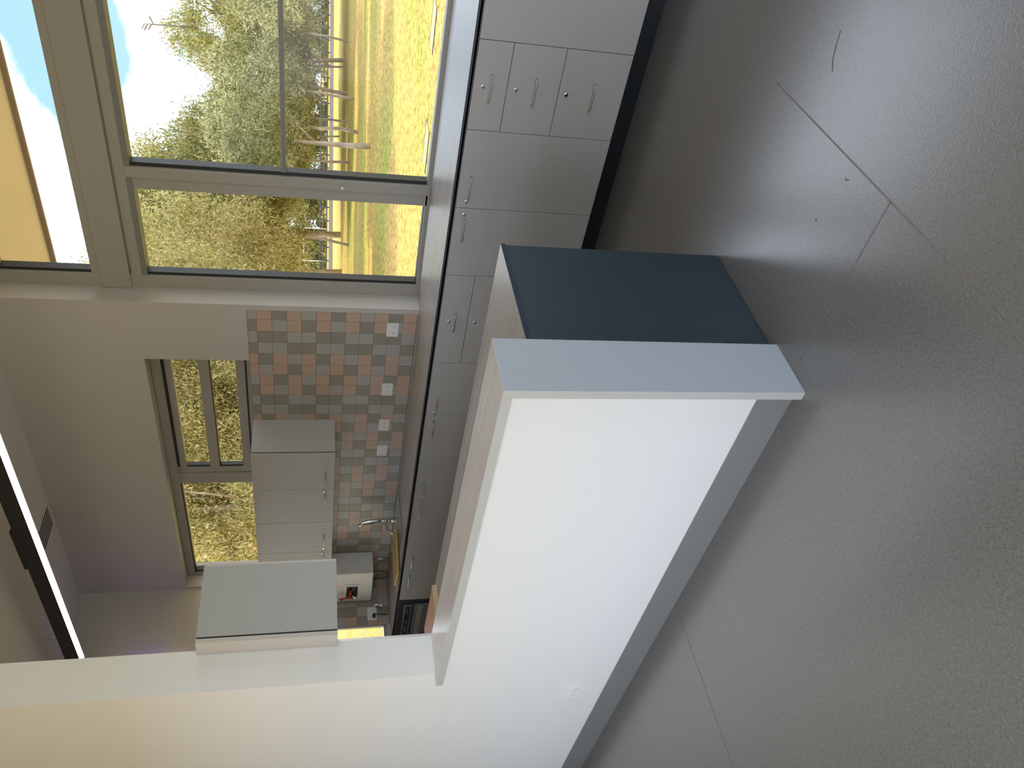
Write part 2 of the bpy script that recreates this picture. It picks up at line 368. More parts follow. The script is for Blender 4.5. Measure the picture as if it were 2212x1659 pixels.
# peninsula bench behind the low wall
pc = empty('base_cabinet', (.5, .05, 0), 'charcoal-ended base cabinet on the kitchen side of the low wall', 'cabinet', None)
bm = bmesh.new(); box(bm, T1+.002, .824, .034, .050, .003, .888); e = obj('end_panel', bm, DARKPANEL, pc, .001); e['label'] = 'charcoal end panel'
bm = bmesh.new(); box(bm, T1+.002, .780, .050, YF-.02, .11, .875); obj('body', bm, LAM, pc)
bm = bmesh.new(); box(bm, T1+.002, .740, .056, YF-.02, 0, .11); obj('kickboard', bm, KICK, pc)
for k in range(11):
    y0 = .056 + k*.455
    bm = bmesh.new(); box(bm, .781, .797, y0+.001, y0+.453, .112, .868); dd = obj('door', bm, LAM, pc, .001)
bt = empty('benchtop', (.5, .05, .9), 'lower benchtop behind the ledge with a charcoal front edge, lying on the charcoal-ended cabinet', 'benchtop')
bm = bmesh.new(); box(bm, T1+.001, .822, .030, YF-.01, .889, .903); obj('slab', bm, BENCH, bt, .001)
bm = bmesh.new(); box(bm, T1+.001, .822, .026, .0298, .886, .903); obj('edge_strip', bm, mat('edge_navy', (.020, .032, .052), .35), bt)

# ------------------------------------------------------------------ window-side bench run
XF = 2.008; XD = 2.014
wt = empty('benchtop', (2.3, 0, .88), 'long timber-look benchtop running under the large window to the far wall', 'benchtop')
SY0, SY1, SX0, SX1 = 4.06, 4.46, 2.12, 2.44     # sink bowl hole
bm = bmesh.new()
for b in ((XF+.002, FX, -4.4, 1.803, .868, .8894), (XF+.002, W-.001, 1.803, SY0, .868, .8894), (XF+.002, SX0, SY0, SY1, .868, .8894), (SX1, W-.001, SY0, SY1, .868, .8894), (XF+.002, W-.001, SY1, YF-.007, .868, .8894)): box(bm, *b)
obj('slab', bm, BENCH, wt)
bm = bmesh.new(); box(bm, XF, XF+.0018, -4.4, YF-.007, .8785, .8894); obj('edge_strip', bm, mat('bench_edge_dark', (.06, .055, .075), .4), wt)
bm = bmesh.new(); box(bm, XF+.002, XF+.006, -4.4, YF-.007, .8665, .8784); e = obj('edge_strip', bm, mat('bench_edge_grey', (.26, .26, .26), .4), wt); e['label'] = 'lighter grey lower edge strip'

def bow_handle(parent, yc, z, half=.066, x=XD-.0, name='handle'):
    bm = bmesh.new()
    pts = [(x, yc-half, z), (x-.014, yc-half, z), (x-.020, yc-half+.003, z), (x-.023, yc-half+.010, z), (x-.024, yc-half+.018, z),
           (x-.024, yc+half-.018, z), (x-.023, yc+half-.010, z), (x-.020, yc+half-.003, z), (x-.014, yc+half, z), (x, yc+half, z)]
    tube(bm, pts, .0042, 8); return obj(name, bm, STEEL, parent)
def cam_lock(parent, y, z, x=XD):
    bm = bmesh.new()
    tube(bm, [(x, y, z), (x-.004, y, z), (x-.005, y, z)], [.0115, .0115, .009], 20)
    tube(bm, [(x-.005, y, z), (x-.008, y, z)], [.0072, .0072], 16)
    box(bm, x-.0084, x-.0079, y-.001, y+.001, z-.005, z+.005, 1)
    return obj('lock', bm, [CHROME, BLACKP], parent)
def carcass(y0, y1, label, group=None):
    c = empty('base_cabinet', (2.3, (y0+y1)/2, 0), label, 'cabinet', group)
    bm = bmesh.new(); box(bm, XD+.0175, W-.01, y0+.0005, y1-.0005, .105, .866)
    if 3.9 < (y0+y1)/2 < 4.5:
        bm.free(); bm = bmesh.new()
        box(bm, XD+.0175, W-.01, y0+.0005, y1-.0005, .105, .66)
    obj('body', bm, [GAP], c)
    bm = bmesh.new(); box(bm, XD+.071, XD+.085, y0, y1, 0, .105); obj('kickboard', bm, KICK, c)
    return c
def door(c, y0, y1, hy=None, lk=None, z0=.108, z1=.863, hz=.805):
    bm = bmesh.new(); box(bm, XD, XD+.0165, y0+.0015, y1-.0015, z0+.001, z1-.001)
    d = obj('door', bm, LAM, c, .0008)
    if hy is not None: bow_handle(d, hy, hz)
    if lk is not None: cam_lock(d, lk, hz+.006)
def drawer(c, y0, y1, z0, z1, hy, hz, lz):
    bm = bmesh.new(); box(bm, XD, XD+.0165, y0+.0015, y1-.0015, z0+.0015, z1-.0015)
    d = obj('drawer', bm, LAM, c, .0008)
    bow_handle(d, hy, hz)
    if lz: cam_lock(d, hy-.004, lz)
G = 'grey base cabinets under the window-side bench'
c = carcass(-1.20, -.273, 'plain grey base cabinet with blank fronts, nearest one under the large window', G)
door(c, -1.20, -.737); door(c, -.737, -.273)
c = carcass(-2.12, -1.20, 'grey base cabinet beyond the picture edge on the near side', G)
door(c, -2.12, -1.66, -1.75, -1.69); door(c, -1.66, -1.20, -1.57, -1.63)
c = carcass(-.273, .173, 'grey base cabinet with three narrow lockable drawers under the large window', G)
drawer(c, -.273, .173, .696, .863, -.046, .779, .815); drawer(c, -.273, .173, .439, .696, -.046, .562, .653); drawer(c, -.273, .173, .108, .439, -.046, .268, .400)
c = carcass(.173, 1.062, 'grey two-door base cabinet between the narrow drawers and the charcoal cabinet end', G)
door(c, .173, .620, .50, .580); door(c, .620, 1.062, .758, .660)
c = carcass(1.062, 1.743, 'grey base cabinet with wide drawers, half hidden behind the charcoal-ended bench', G)
drawer(c, 1.062, 1.743, .692, .863, 1.410, .771, .806); drawer(c, 1.062, 1.743, .40, .692, 1.410, .57, .649); drawer(c, 1.062, 1.743, .108, .40, 1.410, .26, .36)
c = carcass(1.743, 2.688, 'grey two-door base cabinet below the second power point', G)
door(c, 1.743, 2.217, 2.108, 2.190, hz=.803); door(c, 2.217, 2.688, 2.36, 2.258, hz=.803)
c = carcass(2.688, 3.561, 'grey two-door base cabinet just before the sink, handles without locks', G)
door(c, 2.688, 3.124, 3.007, None); door(c, 3.124, 3.561, 3.265, None, hz=.808)
c = carcass(3.561, 4.499, 'grey two-door base cabinet directly under the sink beside the oven', G)
door(c, 3.561, 4.049, 3.93, None, hz=.809); door(c, 4.049, 4.499, 4.195, None, hz=.812)

# oven
ov = empty('oven', (2.3, 4.80, 0), 'black built-in oven with lit-free control strip under the far end of the bench', 'oven')
ov['label'] = 'black built-in oven with a grey door under the far end of the bench'
bm = bmesh.new(); box(bm, XD+.018, W-.02, 4.502, YF-.012, .02, .866); obj('body', bm, BLACKP, ov)
bm = bmesh.new(); box(bm, XD-.002, XD+.018, 4.502, YF-.012, .108, .866); box(bm, XD+.06, XD+.08, 4.502, YF-.012, 0, .108); obj('surround', bm, mat('oven_black', (.012, .014, .02), .25), ov, .002)
bm = bmesh.new(); box(bm, XD-.010, XD-.002, 4.575, 5.075, .745, .812); cp = obj('control_panel', bm, mat('oven_trim_grey', (.22, .22, .22), .3, .6), ov, .002)
bm = bmesh.new(); box(bm, XD-.0115, XD-.010, 4.59, 5.06, .757, .800); obj('display_strip', bm, mat('navy_glass', (.008, .008, .03), .12), cp)
PRINT = mat('print_grey', (.45, .45, .5), .4)
for y in (4.66, 4.83):
    bm = bmesh.new()
    for k in range(3):
        box(bm, XD-.0122, XD-.0114, y+k*.012, y+.008+k*.012, .774, .776); box(bm, XD-.0122, XD-.0114, y+k*.012, y+.0015+k*.012, .774, .786); box(bm, XD-.0122, XD-.0114, y+k*.012+.001, y+.008+k*.012, .785, .7865)
    obj('panel_symbol', bm, PRINT, cp)
bm = bmesh.new()
for k in range(7): box(bm, XD-.0122, XD-.0114, 4.94+k*.010, 4.946+k*.010, .775, .781)
obj('panel_lettering', bm, PRINT, cp)
bm = bmesh.new(); box(bm, XD-.016, XD-.002, 4.56, 5.08, .30, .728); od = obj('door', bm, mat('oven_door_grey', (.16, .17, .18), .25), ov, .003)
bm = bmesh.new(); box(bm, XD-.0185, XD-.016, 4.575, 5.065, .655, .700); obj('door_band', bm, mat('warm_grey_band', (.34, .33, .29), .4), od)

# ------------------------------------------------------------------ wall cupboards
wc = []
UX = 2.262
sides = [2.879, 3.283, 3.690, 4.095, 4.50]
labs = ['grey wall cupboard nearest the large window, with its side panel in view', 'grey wall cupboard pair farther along, partly hidden behind the hanging cupboard']
for i in (0, 1):
    y0, y1 = sides[2*i], sides[2*i+2]
    c = empty('wall_cupboard', (2.45, (y0+y1)/2, 1.43), labs[i], 'cupboard', 'grey wall cupboards under the small high window')
    bm = bmesh.new(); box(bm, UX+.024, W-.006, y0, y1-.0005, 1.431, 2.016); obj('body', bm, LAM, c, .0008)
    bm = bmesh.new(); box(bm, UX+.016, UX+.0235, y0+.004, y1-.002, 1.433, 2.014); obj('gap_strip', bm, GAP, c)
    for k in (0, 1):
        a, b = sides[2*i+k], sides[2*i+k+1]
        bm = bmesh.new(); box(bm, UX, UX+.0158, a+.0012, b-.0012, 1.431, 2.016); d = obj('door', bm, LAM, c, .0008)
        hy = (3.15, 3.385, 3.94, 4.19)[2*i+k]; lk = (3.235, 3.31, 4.045, 4.118)[2*i+k]
        bow_handle(d, hy, 1.497, .062, UX); cam_lock(d, lk, 1.500, UX)

# hanging cupboard fixed to the end of the tall wall
hc = empty('hanging_cupboard', (.45, 1.8, 1.47), 'large pale grey cupboard hanging beside the tall white wall over the servery', 'cupboard')
bm = bmesh.new(); box(bm, .2535, .617, 1.788, 3.6, 1.470, 2.082); obj('body', bm, mat('hang_cupboard_laminate', (.36, .365, .35), .42, bump=(420, .2)), hc, .001)
bm = bmesh.new(); box(bm, .2455, .2530, 1.792, YJ-.002, 1.472, 2.080); obj('gap_strip', bm, GAP, hc)
bm = bmesh.new(); box(bm, .222, .2450, 1.788, YJ-.001, 1.470, 2.082); obj('front_panel', bm, LAM, hc, .001)
for k in range(4):
    bm = bmesh.new(); box(bm, .618, .634, 1.79+k*.452, 1.79+k*.452+.449, 1.472, 2.080); obj('door', bm, LAM, hc, .001)

# ------------------------------------------------------------------ power points
def power_point(base, u, n, w, h, label, double=True, group='white double power points on the tiled wall'):
    """base: corner centre on wall, u: direction along wall, n: outward normal"""
    base, u, n = Vector(base), Vector(u), Vector(n); z = Vector((0, 0, 1))
    c = empty('power_point', base, label, 'power point', group)
    def bx(name, a0, a1, z0, z1, d0, d1, m, par, bev=0):
        bm = bmesh.new(); v, _ = box(bm, a0, a1, d0, d1, z0, z1)
        for q in bm.verts: q.co = base + u*q.co.x + n*q.co.y + z*q.co.z
        bmesh.ops.recalc_face_normals(bm, faces=bm.faces)
        return obj(name, bm, m, par, bev)
    pl = bx('plate', -w/2, w/2, -h/2, h/2, .0, .010, PLASTIC, c, .002)
    for s in (-1, 1) if double else (0,):
        bx('switch', s*w*.36-.006, s*w*.36+.006, h*.16, h*.36, .010, .014, PLASTIC, pl, .001)
        bm = bmesh.new()
        for (du, dz, a) in ((-.009, .004, .5), (.009, .004, -.5), (0, -.012, 0)):
            v, _ = box(bm, -.0011, .0011, .0100, .0106, -.004, .004)
            for q in v:
                x, zz = q.co.x, q.co.z
                x2, z2 = x*math.cos(a)-zz*math.sin(a), x*math.sin(a)+zz*math.cos(a)
                q.co = base + u*(x2+du+s*w*.24) + n*q.co.y + z*(z2+dz-h*.10)
        bmesh.ops.recalc_face_normals(bm, faces=bm.faces)
        obj('socket_slots', bm, BLACKP, pl)
    return c
for (yc, zc, w, lab) in ((1.98, 1.062, .118, 'white double power point on the tiles nearest the large window'), (2.555, 1.061, .118, 'white double power point on the tiles, second from the large window'),
                      (2.94, 1.061, .118, 'white double power point on the tiles below the near edge of the wall cupboard'), (3.234, 1.058, .118, 'white power point on the tiles nearest the sink tap')):
    power_point((W-.0042, yc, zc), (0, -1, 0), (-1, 0, 0), w, .080, lab)
power_point((T0, 2.178, .293), (0, 1, 0), (-1, 0, 0), .118, .076, 'white power point low on the white wall above the skirting', True, None)
fp = power_point((2.245, YF-.0042, 1.052), (1, 0, 0), (0, -1, 0), .13, .085, 'power point with a black plug on the tile strip beside the far window', True, None)
bm = bmesh.new(); tube(bm, [(2.215, YF-.014, 1.035), (2.215, YF-.05, 1.035)], [.018, .014], 12); tube(bm, [(2.215, YF-.045, 1.035), (2.215, YF-.055, 1.02), (2.215, YF-.05, .98), (2.22, YF-.03, .92)], .004, 8)
tag(obj('power_plug', bm, BLACKP), 'black plug and cord in the far power point', 'plug')

# ------------------------------------------------------------------ sink, tap, boards, boiler
sk = empty('sink', (2.32, 4.24, .89), 'stainless steel sink set into the long bench under the wall cupboards', 'sink')
bm = bmesh.new()
z1 = .8915
for b in ((SX0-.03, SX0, SY0-.35, SY1+.10, .8895, z1), (SX1, SX1+.11, SY0-.35, SY1+.10, .8895, z1), (SX0, SX1, SY0-.35, SY0, .8895, z1), (SX0, SX1, SY1, SY1+.10, .8895, z1)): box(bm, *b)
box(bm, SX0-.03, SX1+.11, SY0-.352, SY0-.346, .8895, .8935); box(bm, SX0-.03, SX0-.024, SY0-.35, SY1+.1, .8895, .8935); box(bm, SX1+.104, SX1+.11, SY0-.35, SY1+.1, .8895, .8935)
obj('drainer', bm, SINKM, sk)
bm = bmesh.new()
for b in ((SX0, SX0+.002, SY0, SY1, .73, z1), (SX1-.002, SX1, SY0, SY1, .73, z1), (SX0, SX1, SY0, SY0+.002, .73, z1), (SX0, SX1, SY1-.002, SY1, .73, z1), (SX0, SX1, SY0, SY1, .728, .731)): box(bm, *b)
obj('bowl', bm, SINKM, sk)
tp = empty('sink_tap', (2.485, 4.005, .89), 'chrome lever tap with tall spout standing behind the sink', 'tap')
tx, ty = 2.485, 4.005
bm = bmesh.new(); tube(bm, [(tx, ty, .8917), (tx, ty, .90), (tx, ty, .905), (tx, ty, .955), (tx, ty, .96)], [.026, .026, .014, .014, .018], 16); obj('base', bm, CHROME, tp)
bm = bmesh.new(); tube(bm, [(tx, ty, .955), (tx, ty, 1.03), (tx, ty, 1.035), (tx-.002, ty, 1.05), (tx-.008, ty, 1.12), (tx-.02, ty, 1.18), (tx-.045, ty, 1.215)], [.012, .012, .022, .024, .022, .015, .006], 16); obj('lever', bm, CHROME, tp)
bm = bmesh.new(); tube(bm, [(tx, ty-.02, .985), (tx, ty, .985), (tx, ty+.02, .985)], [.014, .022, .014], 14)
tube(bm, [(tx, ty, .985), (tx-.04, ty-.01, .99), (tx-.10, ty-.02, .975), (tx-.15, ty-.03, .945), (tx-.155, ty-.03, .925)], [.010, .010, .009, .009, .010], 12); obj('spout', bm, CHROME, tp)

bm = bmesh.new(); box(bm, -.19, .19, -.17, .17, 0, .018); o = obj('chopping_board', bm, YBOARD, None, .003, loc=(2.235, 4.19, .8945)); o.rotation_euler = (0, 0, math.radians(-14))
tag(o, 'yellow chopping board lying over the sink on the long bench', 'chopping board')
ob = empty('chopping_board', (.69, 2.5, .903), 'orange board lying on the lower bench behind the servery ledge', 'board')
bm = bmesh.new(); box(bm, .50, .765, 2.31, 2.75, .9042, .932); obj('board', bm, [OBOARD], ob, .002)
bm = bmesh.new(); box(bm, .50, .768, 2.285, 2.309, .9042, .934); e = obj('end_cleat', bm, BOARDSIDE, ob, .001)

bx0, by0, by1 = 2.185, 4.545, 4.86
by0 = 4.53
bo = empty('boiling_water_unit', (2.4, 4.7, 1.07), 'white wall-mounted boiling water unit with red lever tap on the tiles by the far corner', 'water heater')
bm = bmesh.new(); box(bm, 2.378, W-.006, 4.627, 5.085, 1.055, 1.66); bb = obj('casing', bm, BOILM, bo, .008)
bm = bmesh.new()
x = 2.3775
box(bm, x-.007, x, 4.80, 5.035, 1.150, 1.305); obj('tap_surround', bm, PLASTIC, bb, .004)
bm = bmesh.new(); box(bm, x-.0085, x-.0065, 4.82, 5.02, 1.185, 1.285); obj('tap_recess', bm, BLACKP, bb)
bm = bmesh.new(); tube(bm, [(x-.006, 4.93, 1.225), (x-.04, 4.93, 1.225), (x-.055, 4.93, 1.215), (x-.055, 4.93, 1.19)], .010, 10); obj('spout', bm, CHROME, bb)
bm = bmesh.new(); tube(bm, [(x-.04, 4.94, 1.232), (x-.04, 4.945, 1.262), (x-.045, 4.95, 1.30), (x-.055, 4.955, 1.345)], [.013, .012, .009, .012], 10); tube(bm, [(x-.03, 4.86, 1.25), (x-.03, 4.94, 1.25)], .011, 10); obj('red_lever', bm, REDP, bb)
bm = bmesh.new(); tube(bm, [(2.45, 4.70, 1.056), (2.45, 4.71, .99), (2.45, 4.73, .93), (2.45, 4.78, .908), (2.45, 4.82, .93), (2.45, 4.83, .99), (2.45, 4.83, 1.056)], .0045, 8); obj('cord', bm, BLACKP, bb)
bm = bmesh.new(); tube(bm, [(2.575, 4.70, 1.056), (2.575, 4.70, .896)], .006, 8); obj('pipe', bm, STEEL, bb)

# wall tap on far wall
bm = bmesh.new()
tube(bm, [(2.31, YF-.004, .985), (2.31, YF-.05, .985), (2.31, YF-.06, .985)], [.022, .014, .014], 12)
tube(bm, [(2.31, YF-.055, .985), (2.29, YF-.10, .995), (2.25, YF-.15, .99), (2.235, YF-.16, .965)], .009, 10)
tube(bm, [(2.31, YF-.055, .985), (2.31, YF-.055, 1.03)], .012, 10); tube(bm, [(2.335, YF-.055, 1.03), (2.285, YF-.055, 1.03)], .006, 8)
tag(obj('wall_tap', bm, CHROME), 'small chrome tap on the tile strip beside the far window', 'tap')

# roller shutter guide at wall end
bm = bmesh.new(); box(bm, T1+.001, T1+.014, YJ+.003, YJ+.04, .906, 1.468); o = obj('shutter_guide', bm, STEEL); tag(o, 'thin metal guide strip fixed to the inner edge of the tall white wall', 'guide rail')

# ------------------------------------------------------------------ ceiling light, vent, insect light
la = empty('linear_light', (1.84, 3.4, 3.35), 'long black hanging linear light with a glowing underside', 'ceiling light')
bm = bmesh.new(); box(bm, 1.80, 1.875, 1.0, 4.86, 3.355, 3.455); obj('housing', bm, mat('lamp_black', (.035, .03, .03), .5), la, .002)
bm = bmesh.new(); box(bm, 1.803, 1.872, 1.01, 4.85, 3.348, 3.3548); obj('diffuser', bm, mat('lamp_glow', (1, .95, .85), .5, emit=((1.0, .90, .76), 3.2)), la)
bm = bmesh.new(); box(bm, 1.802, 1.84, 3.08, 3.50, 3.4555, 3.478); obj('driver_box', bm, mat('lamp_box_black', (.03, .028, .028), .5), la, .004)
for y in (1.4, 2.9, 4.5):
    bm = bmesh.new(); tube(bm, [(1.84, y, 3.455), (1.84, y, CZ)], .003, 6); obj('hanger', bm, STEEL, la)
ve = empty('ceiling_vent', (2.43, 3.88, CZ), 'small slatted vent in the ceiling behind the linear light', 'vent')
bm = bmesh.new(); box(bm, 2.29, 2.56, 3.76, 4.02, CZ-.006, CZ-.001); obj('frame', bm, CEILM, ve)
bm = bmesh.new()
for k in range(6): box(bm, 2.30, 2.55, 3.78+k*.038, 3.795+k*.038, CZ-.009, CZ-.0062)
obj('slat', bm, BLACKP, ve)
iz = empty('insect_light', (1.93, YF, 2.65), 'violet insect light on the far wall above the hanging cupboard', 'insect light')
bm = bmesh.new(); box(bm, 1.70, 1.945, YF-.045, YF-.001, 2.56, 2.79); obj('casing', bm, PLASTIC, iz, .003)
bm = bmesh.new(); tube(bm, [(1.938, YF-.055, 2.60), (1.938, YF-.055, 2.76)], .007, 8); obj('tube', bm, mat('uv_white', (1, 1, 1), .4, emit=((.95, .92, 1), 3.0)), iz)
bm = bmesh.new(); tube(bm, [(1.90, YF-.03, 2.7905), (1.90, YF-.03, 3.06)], .010, 8); obj('violet_tube', bm, mat('uv_violet', (.3, .2, 1), .4, emit=((.24, .12, 1), 12.0)), iz)

# ------------------------------------------------------------------ outside: eave, ground, trees, fence
bm = bmesh.new(); box(bm, 2.872, 4.30, -8, 9, 3.70, 3.80); o = obj('roof_eave', bm, mat('eave_cream', (.84, .72, .66), .7)); struct(o, 'cream eave lining outside above the large window')
bm = bmesh.new(); box(bm, 4.30, 4.33, -8, 9, 3.665, 3.86); struct(obj('trim_%d' % weld.n, bm, mat('fascia_brown', (.30, .22, .15), .6)), 'brown fascia at the edge of the eave'); weld.n += 1
bm = bmesh.new(); box(bm, -3.6, 4.30, YF+.30, YF+4.2, 2.95, 3.05); struct(obj('sun_block_roof', bm, mat('sun_block_grey', (.5, .5, .48), .7)), 'added roof slab outside the far window, blocking the sun')  # unseen slab, added to keep the sun off the far cabinets

def ground_mat():
    m = mat('dry_grass_field', (.5, .42, .16), .95, spec=.1)
    n, l = m.node_tree.nodes, m.node_tree.links; b = n['Principled BSDF']; t = n.new('ShaderNodeTexCoord')
    z = n.new('ShaderNodeTexNoise'); z.inputs['Scale'].default_value = .16; z.inputs['Detail'].default_value = 5
    z2 = n.new('ShaderNodeTexNoise'); z2.inputs['Scale'].default_value = 8; z2.inputs['Detail'].default_value = 6; z2.inputs['Roughness'].default_value = .8
    c = n.new('ShaderNodeValToRGB'); e = c.color_ramp.elements; e[0].position = .36; e[0].color = (.36, .34, .07, 1); e[1].position = .60; e[1].color = (.58, .365, .115, 1)
    c2 = n.new('ShaderNodeValToRGB'); e = c2.color_ramp.elements; e[0].position = .42; e[0].color = (.50, .47, .42, 1); e[1].position = .58; e[1].color = (1.35, 1.35, 1.3, 1)
    x = n.new('ShaderNodeMix'); x.data_type = 'RGBA'; x.blend_type = 'MULTIPLY'; x.inputs[0].default_value = 1
    l.new(t.outputs['Object'], z.inputs['Vector']); l.new(t.outputs['Object'], z2.inputs['Vector'])
    l.new(z.outputs['Fac'], c.inputs['Fac']); l.new(z2.outputs['Fac'], c2.inputs['Fac']); l.new(c.outputs['Color'], x.inputs[6]); l.new(c2.outputs['Color'], x.inputs[7])
    l.new(x.outputs[2], b.inputs['Base Color'])
    return m
GZ = -.15
bm = bmesh.new(); vs = [bm.verts.new(c) for c in ((-300, -300, GZ), (400, -300, GZ), (400, 400, GZ), (-300, 400, GZ))]; bm.faces.new(vs)
struct(obj('floor_outside', bm, ground_mat()), 'dry yellow-green grass field outside').name = 'ground'

def leaf_mat(name, cols):
    m = bpy.data.materials.new(name); m.use_nodes = True
    n, l = m.node_tree.nodes, m.node_tree.links; n.clear()
    o = n.new('ShaderNodeOutputMaterial'); d = n.new('ShaderNodeBsdfDiffuse'); t = n.new('ShaderNodeBsdfTranslucent'); x = n.new('ShaderNodeMixShader'); x.inputs[0].default_value = .42
    g = n.new('ShaderNodeNewGeometry'); c = n.new('ShaderNodeValToRGB'); c.color_ramp.elements.remove(c.color_ramp.elements[1])
    c.color_ramp.elements[0].position = 0; c.color_ramp.elements[0].color = (*cols[0], 1)
    for i, q in enumerate(cols[1:]):
        e = c.color_ramp.elements.new((i+1)/(len(cols)-1)); e.color = (*q, 1)
    l.new(g.outputs['Random Per Island'], c.inputs['Fac']); l.new(c.outputs['Color'], d.inputs['Color']); l.new(c.outputs['Color'], t.inputs['Color'])
    l.new(d.outputs[0], x.inputs[1]); l.new(t.outputs[0], x.inputs[2]); l.new(x.outputs[0], o.inputs['Surface'])
    return m
LEAF1 = leaf_mat('eucalypt_leaves', [(.14, .15, .05), (.27, .28, .09), (.40, .40, .13), (.54, .50, .17), (.70, .61, .28), (.44, .29, .13)])
LEAF2 = leaf_mat('grey_green_leaves', [(.12, .13, .05), (.25, .26, .11), (.40, .40, .19), (.57, .54, .28), (.74, .68, .40)])
LEAF3 = leaf_mat('yellow_green_leaves', [(.12, .13, .04), (.32, .32, .10), (.54, .50, .18), (.72, .62, .28), (.60, .42, .22), (.90, .82, .52)])
BARK = mat('pale_bark', (.46, .36, .27), .8, noise=(3, .35, (1, 1, .5)))

def crown_mesh(name, rx, rz, nclump, per, leaf, seed, shell=.45, m=LEAF1):
    rnd = random.Random(seed); verts = []; faces = []
    for _ in range(nclump):
        while True:
            p = Vector((rnd.uniform(-1, 1), rnd.uniform(-1, 1), rnd.uniform(-1, 1)))
            if shell < p.length < 1: break
        c = Vector((p.x*rx, p.y*rx, p.z*rz)); cs = rnd.uniform(.065, .14)*rx
        for _ in range(per):
            q = c + Vector((rnd.gauss(0, cs), rnd.gauss(0, cs), rnd.gauss(0, cs*.8)))
            d = Vector((rnd.gauss(0, .8), rnd.gauss(0, .8), rnd.gauss(-.5, .8))).normalized()
            s = d.cross(Vector((rnd.gauss(0, 1), rnd.gauss(0, 1), rnd.gauss(0, 1)))).normalized()
            L = leaf*rnd.uniform(.6, 1.3); w = L*rnd.uniform(.09, .15); k = len(verts)
            nn = d.cross(s)*L*.12
            verts += [q - d*L*.5, q + s*w - nn*.3, q + d*L*.5 - nn, q - s*w - nn*.3]
            faces.append((k, k+1, k+2, k+3))
    me = bpy.data.meshes.new(name); me.from_pydata([tuple(v) for v in verts], [], faces); me.materials.append(m); me.update()
    return me
def trunk_bm(h, r, rnd, lean=0.0, branches=5):
    bm = bmesh.new(); pts = []; x = y = 0; a = rnd.uniform(0, 6.28)
    for i in range(7):
        z = h*i/6; pts.append((x, y, z)); x += rnd.uniform(-.04, .04)*h*.5 + math.cos(a)*lean*h/6; y += rnd.uniform(-.04, .04)*h*.5 + math.sin(a)*lean*h/6
    tube(bm, pts, [r*(1.15-.12*i) for i in range(7)], 8)
    for k in range(branches):
        b = Vector(pts[3+k % 4]); an = rnd.uniform(0, 6.28); L = h*rnd.uniform(.25, .45)
        q = b + Vector((math.cos(an)*L*.5, math.sin(an)*L*.5, L*.6)); e = b + Vector((math.cos(an)*L*.8, math.sin(an)*L*.8, L*1.3))
        tube(bm, [b, q, e], [r*.45, r*.28, r*.1], 6)
    return bm
PROTO = {}
def tree(kind, x, y, h, rx, zb, label, group='gum trees beyond the grass', tr=.14, th=None, m=None, leaf=None, bare=False, n=None, seed=1, lean=.05):
    """crown spans from zb to h; the crown meshes are shared between trees of one kind"""
    rz = (h-zb)/2; r = random.Random(seed*7+3)
    t = empty(kind, (x, y, GZ), label, 'tree', group)
    key = (kind, leaf)
    if key not in PROTO:
        PROTO[key] = [crown_mesh('foliage', 1, 1, n[0], n[1], leaf, s, m=m) for s in (5, 6)]
    me = PROTO[key][seed % 2]
    o = bpy.data.objects.new('foliage', me); COL.objects.link(o); o.parent = t; o.location = (0, 0, (h+zb)/2-GZ); o.scale = (rx, rx, rz); o.rotation_euler = (0, 0, r.uniform(0, 6.28))
    bm = trunk_bm(th or h*.75, tr, r, lean)
    me2 = bpy.data.meshes.new('trunk'); bm.to_mesh(me2); bm.free(); me2.materials.append(BARK)
    o2 = bpy.data.objects.new('trunk', me2); COL.objects.link(o2); o2.parent = t
    return t
#TREES#

NA, NC = (190, 130), (220, 280)
A = [(50.4, 16.0, 7.8, 4.2, 2.4, 1), (46.2, 17.4, 9.7, 2.6, 2.4, 2), (53.4, 22.0, 6.8, 4.4, 1.6, 1), (49.8, 24.6, 6.4, 4.2, 1.6, 2), (43.3, 20.9, 7.6, 3.2, 1.8, 1),
     (38.2, 20.6, 8.8, 2.9, 2.0, 2), (38.9, 22.9, 11.6, 3.6, 2.3, 1), (35.3, 23.9, 11.5, 3.6, 2.6, 2), (34.7, 26.2, 12.5, 3.8, 2.2, 1), (47.5, 31.5, 13.0, 4.5, 2.2, 1), (58.0, 29.5, 7.6, 5.0, 1.8, 2), (60.0, 17.5, 8.0, 5.0, 1.8, 1), (43.5, 31.8, 12.0, 4.4, 2.6, 2)]
al = ['tall gum tree at the window edge nearest the camera side', 'gum tree whose crown rises highest beside the bare antenna-like twigs', 'broad gum tree left of the highest crown', 'low broad gum tree under the white cloud',
      'grey-green gum tree between the clouds and the window mullion', 'gum tree with a thin dead twig reaching toward the mullion top', 'tall gum tree filling the top of the narrow window pane', 'bushy gum tree in the middle of the narrow pane',
      'gum tree at the far edge of the narrow pane', 'gum tree with thick pale trunk standing at the fence in the narrow pane', 'distant rounded gum tree near the fence', 'distant gum tree at the near end of the fence', 'leaning gum tree beside the thick pale trunk']
for i, (x, y, h, r, zb, s_) in enumerate(A):
    if i in (9, 12): tree('gum_tree', x, y, h, r, zb, al[i], tr=.20, th=h*.7, m=LEAF1, leaf=.072, n=NA, seed=i+1)
    else: tree('gum_tree', x, y, h, r, zb, al[i], tr=.065, m=LEAF1, leaf=.072, n=NA, seed=i+1)
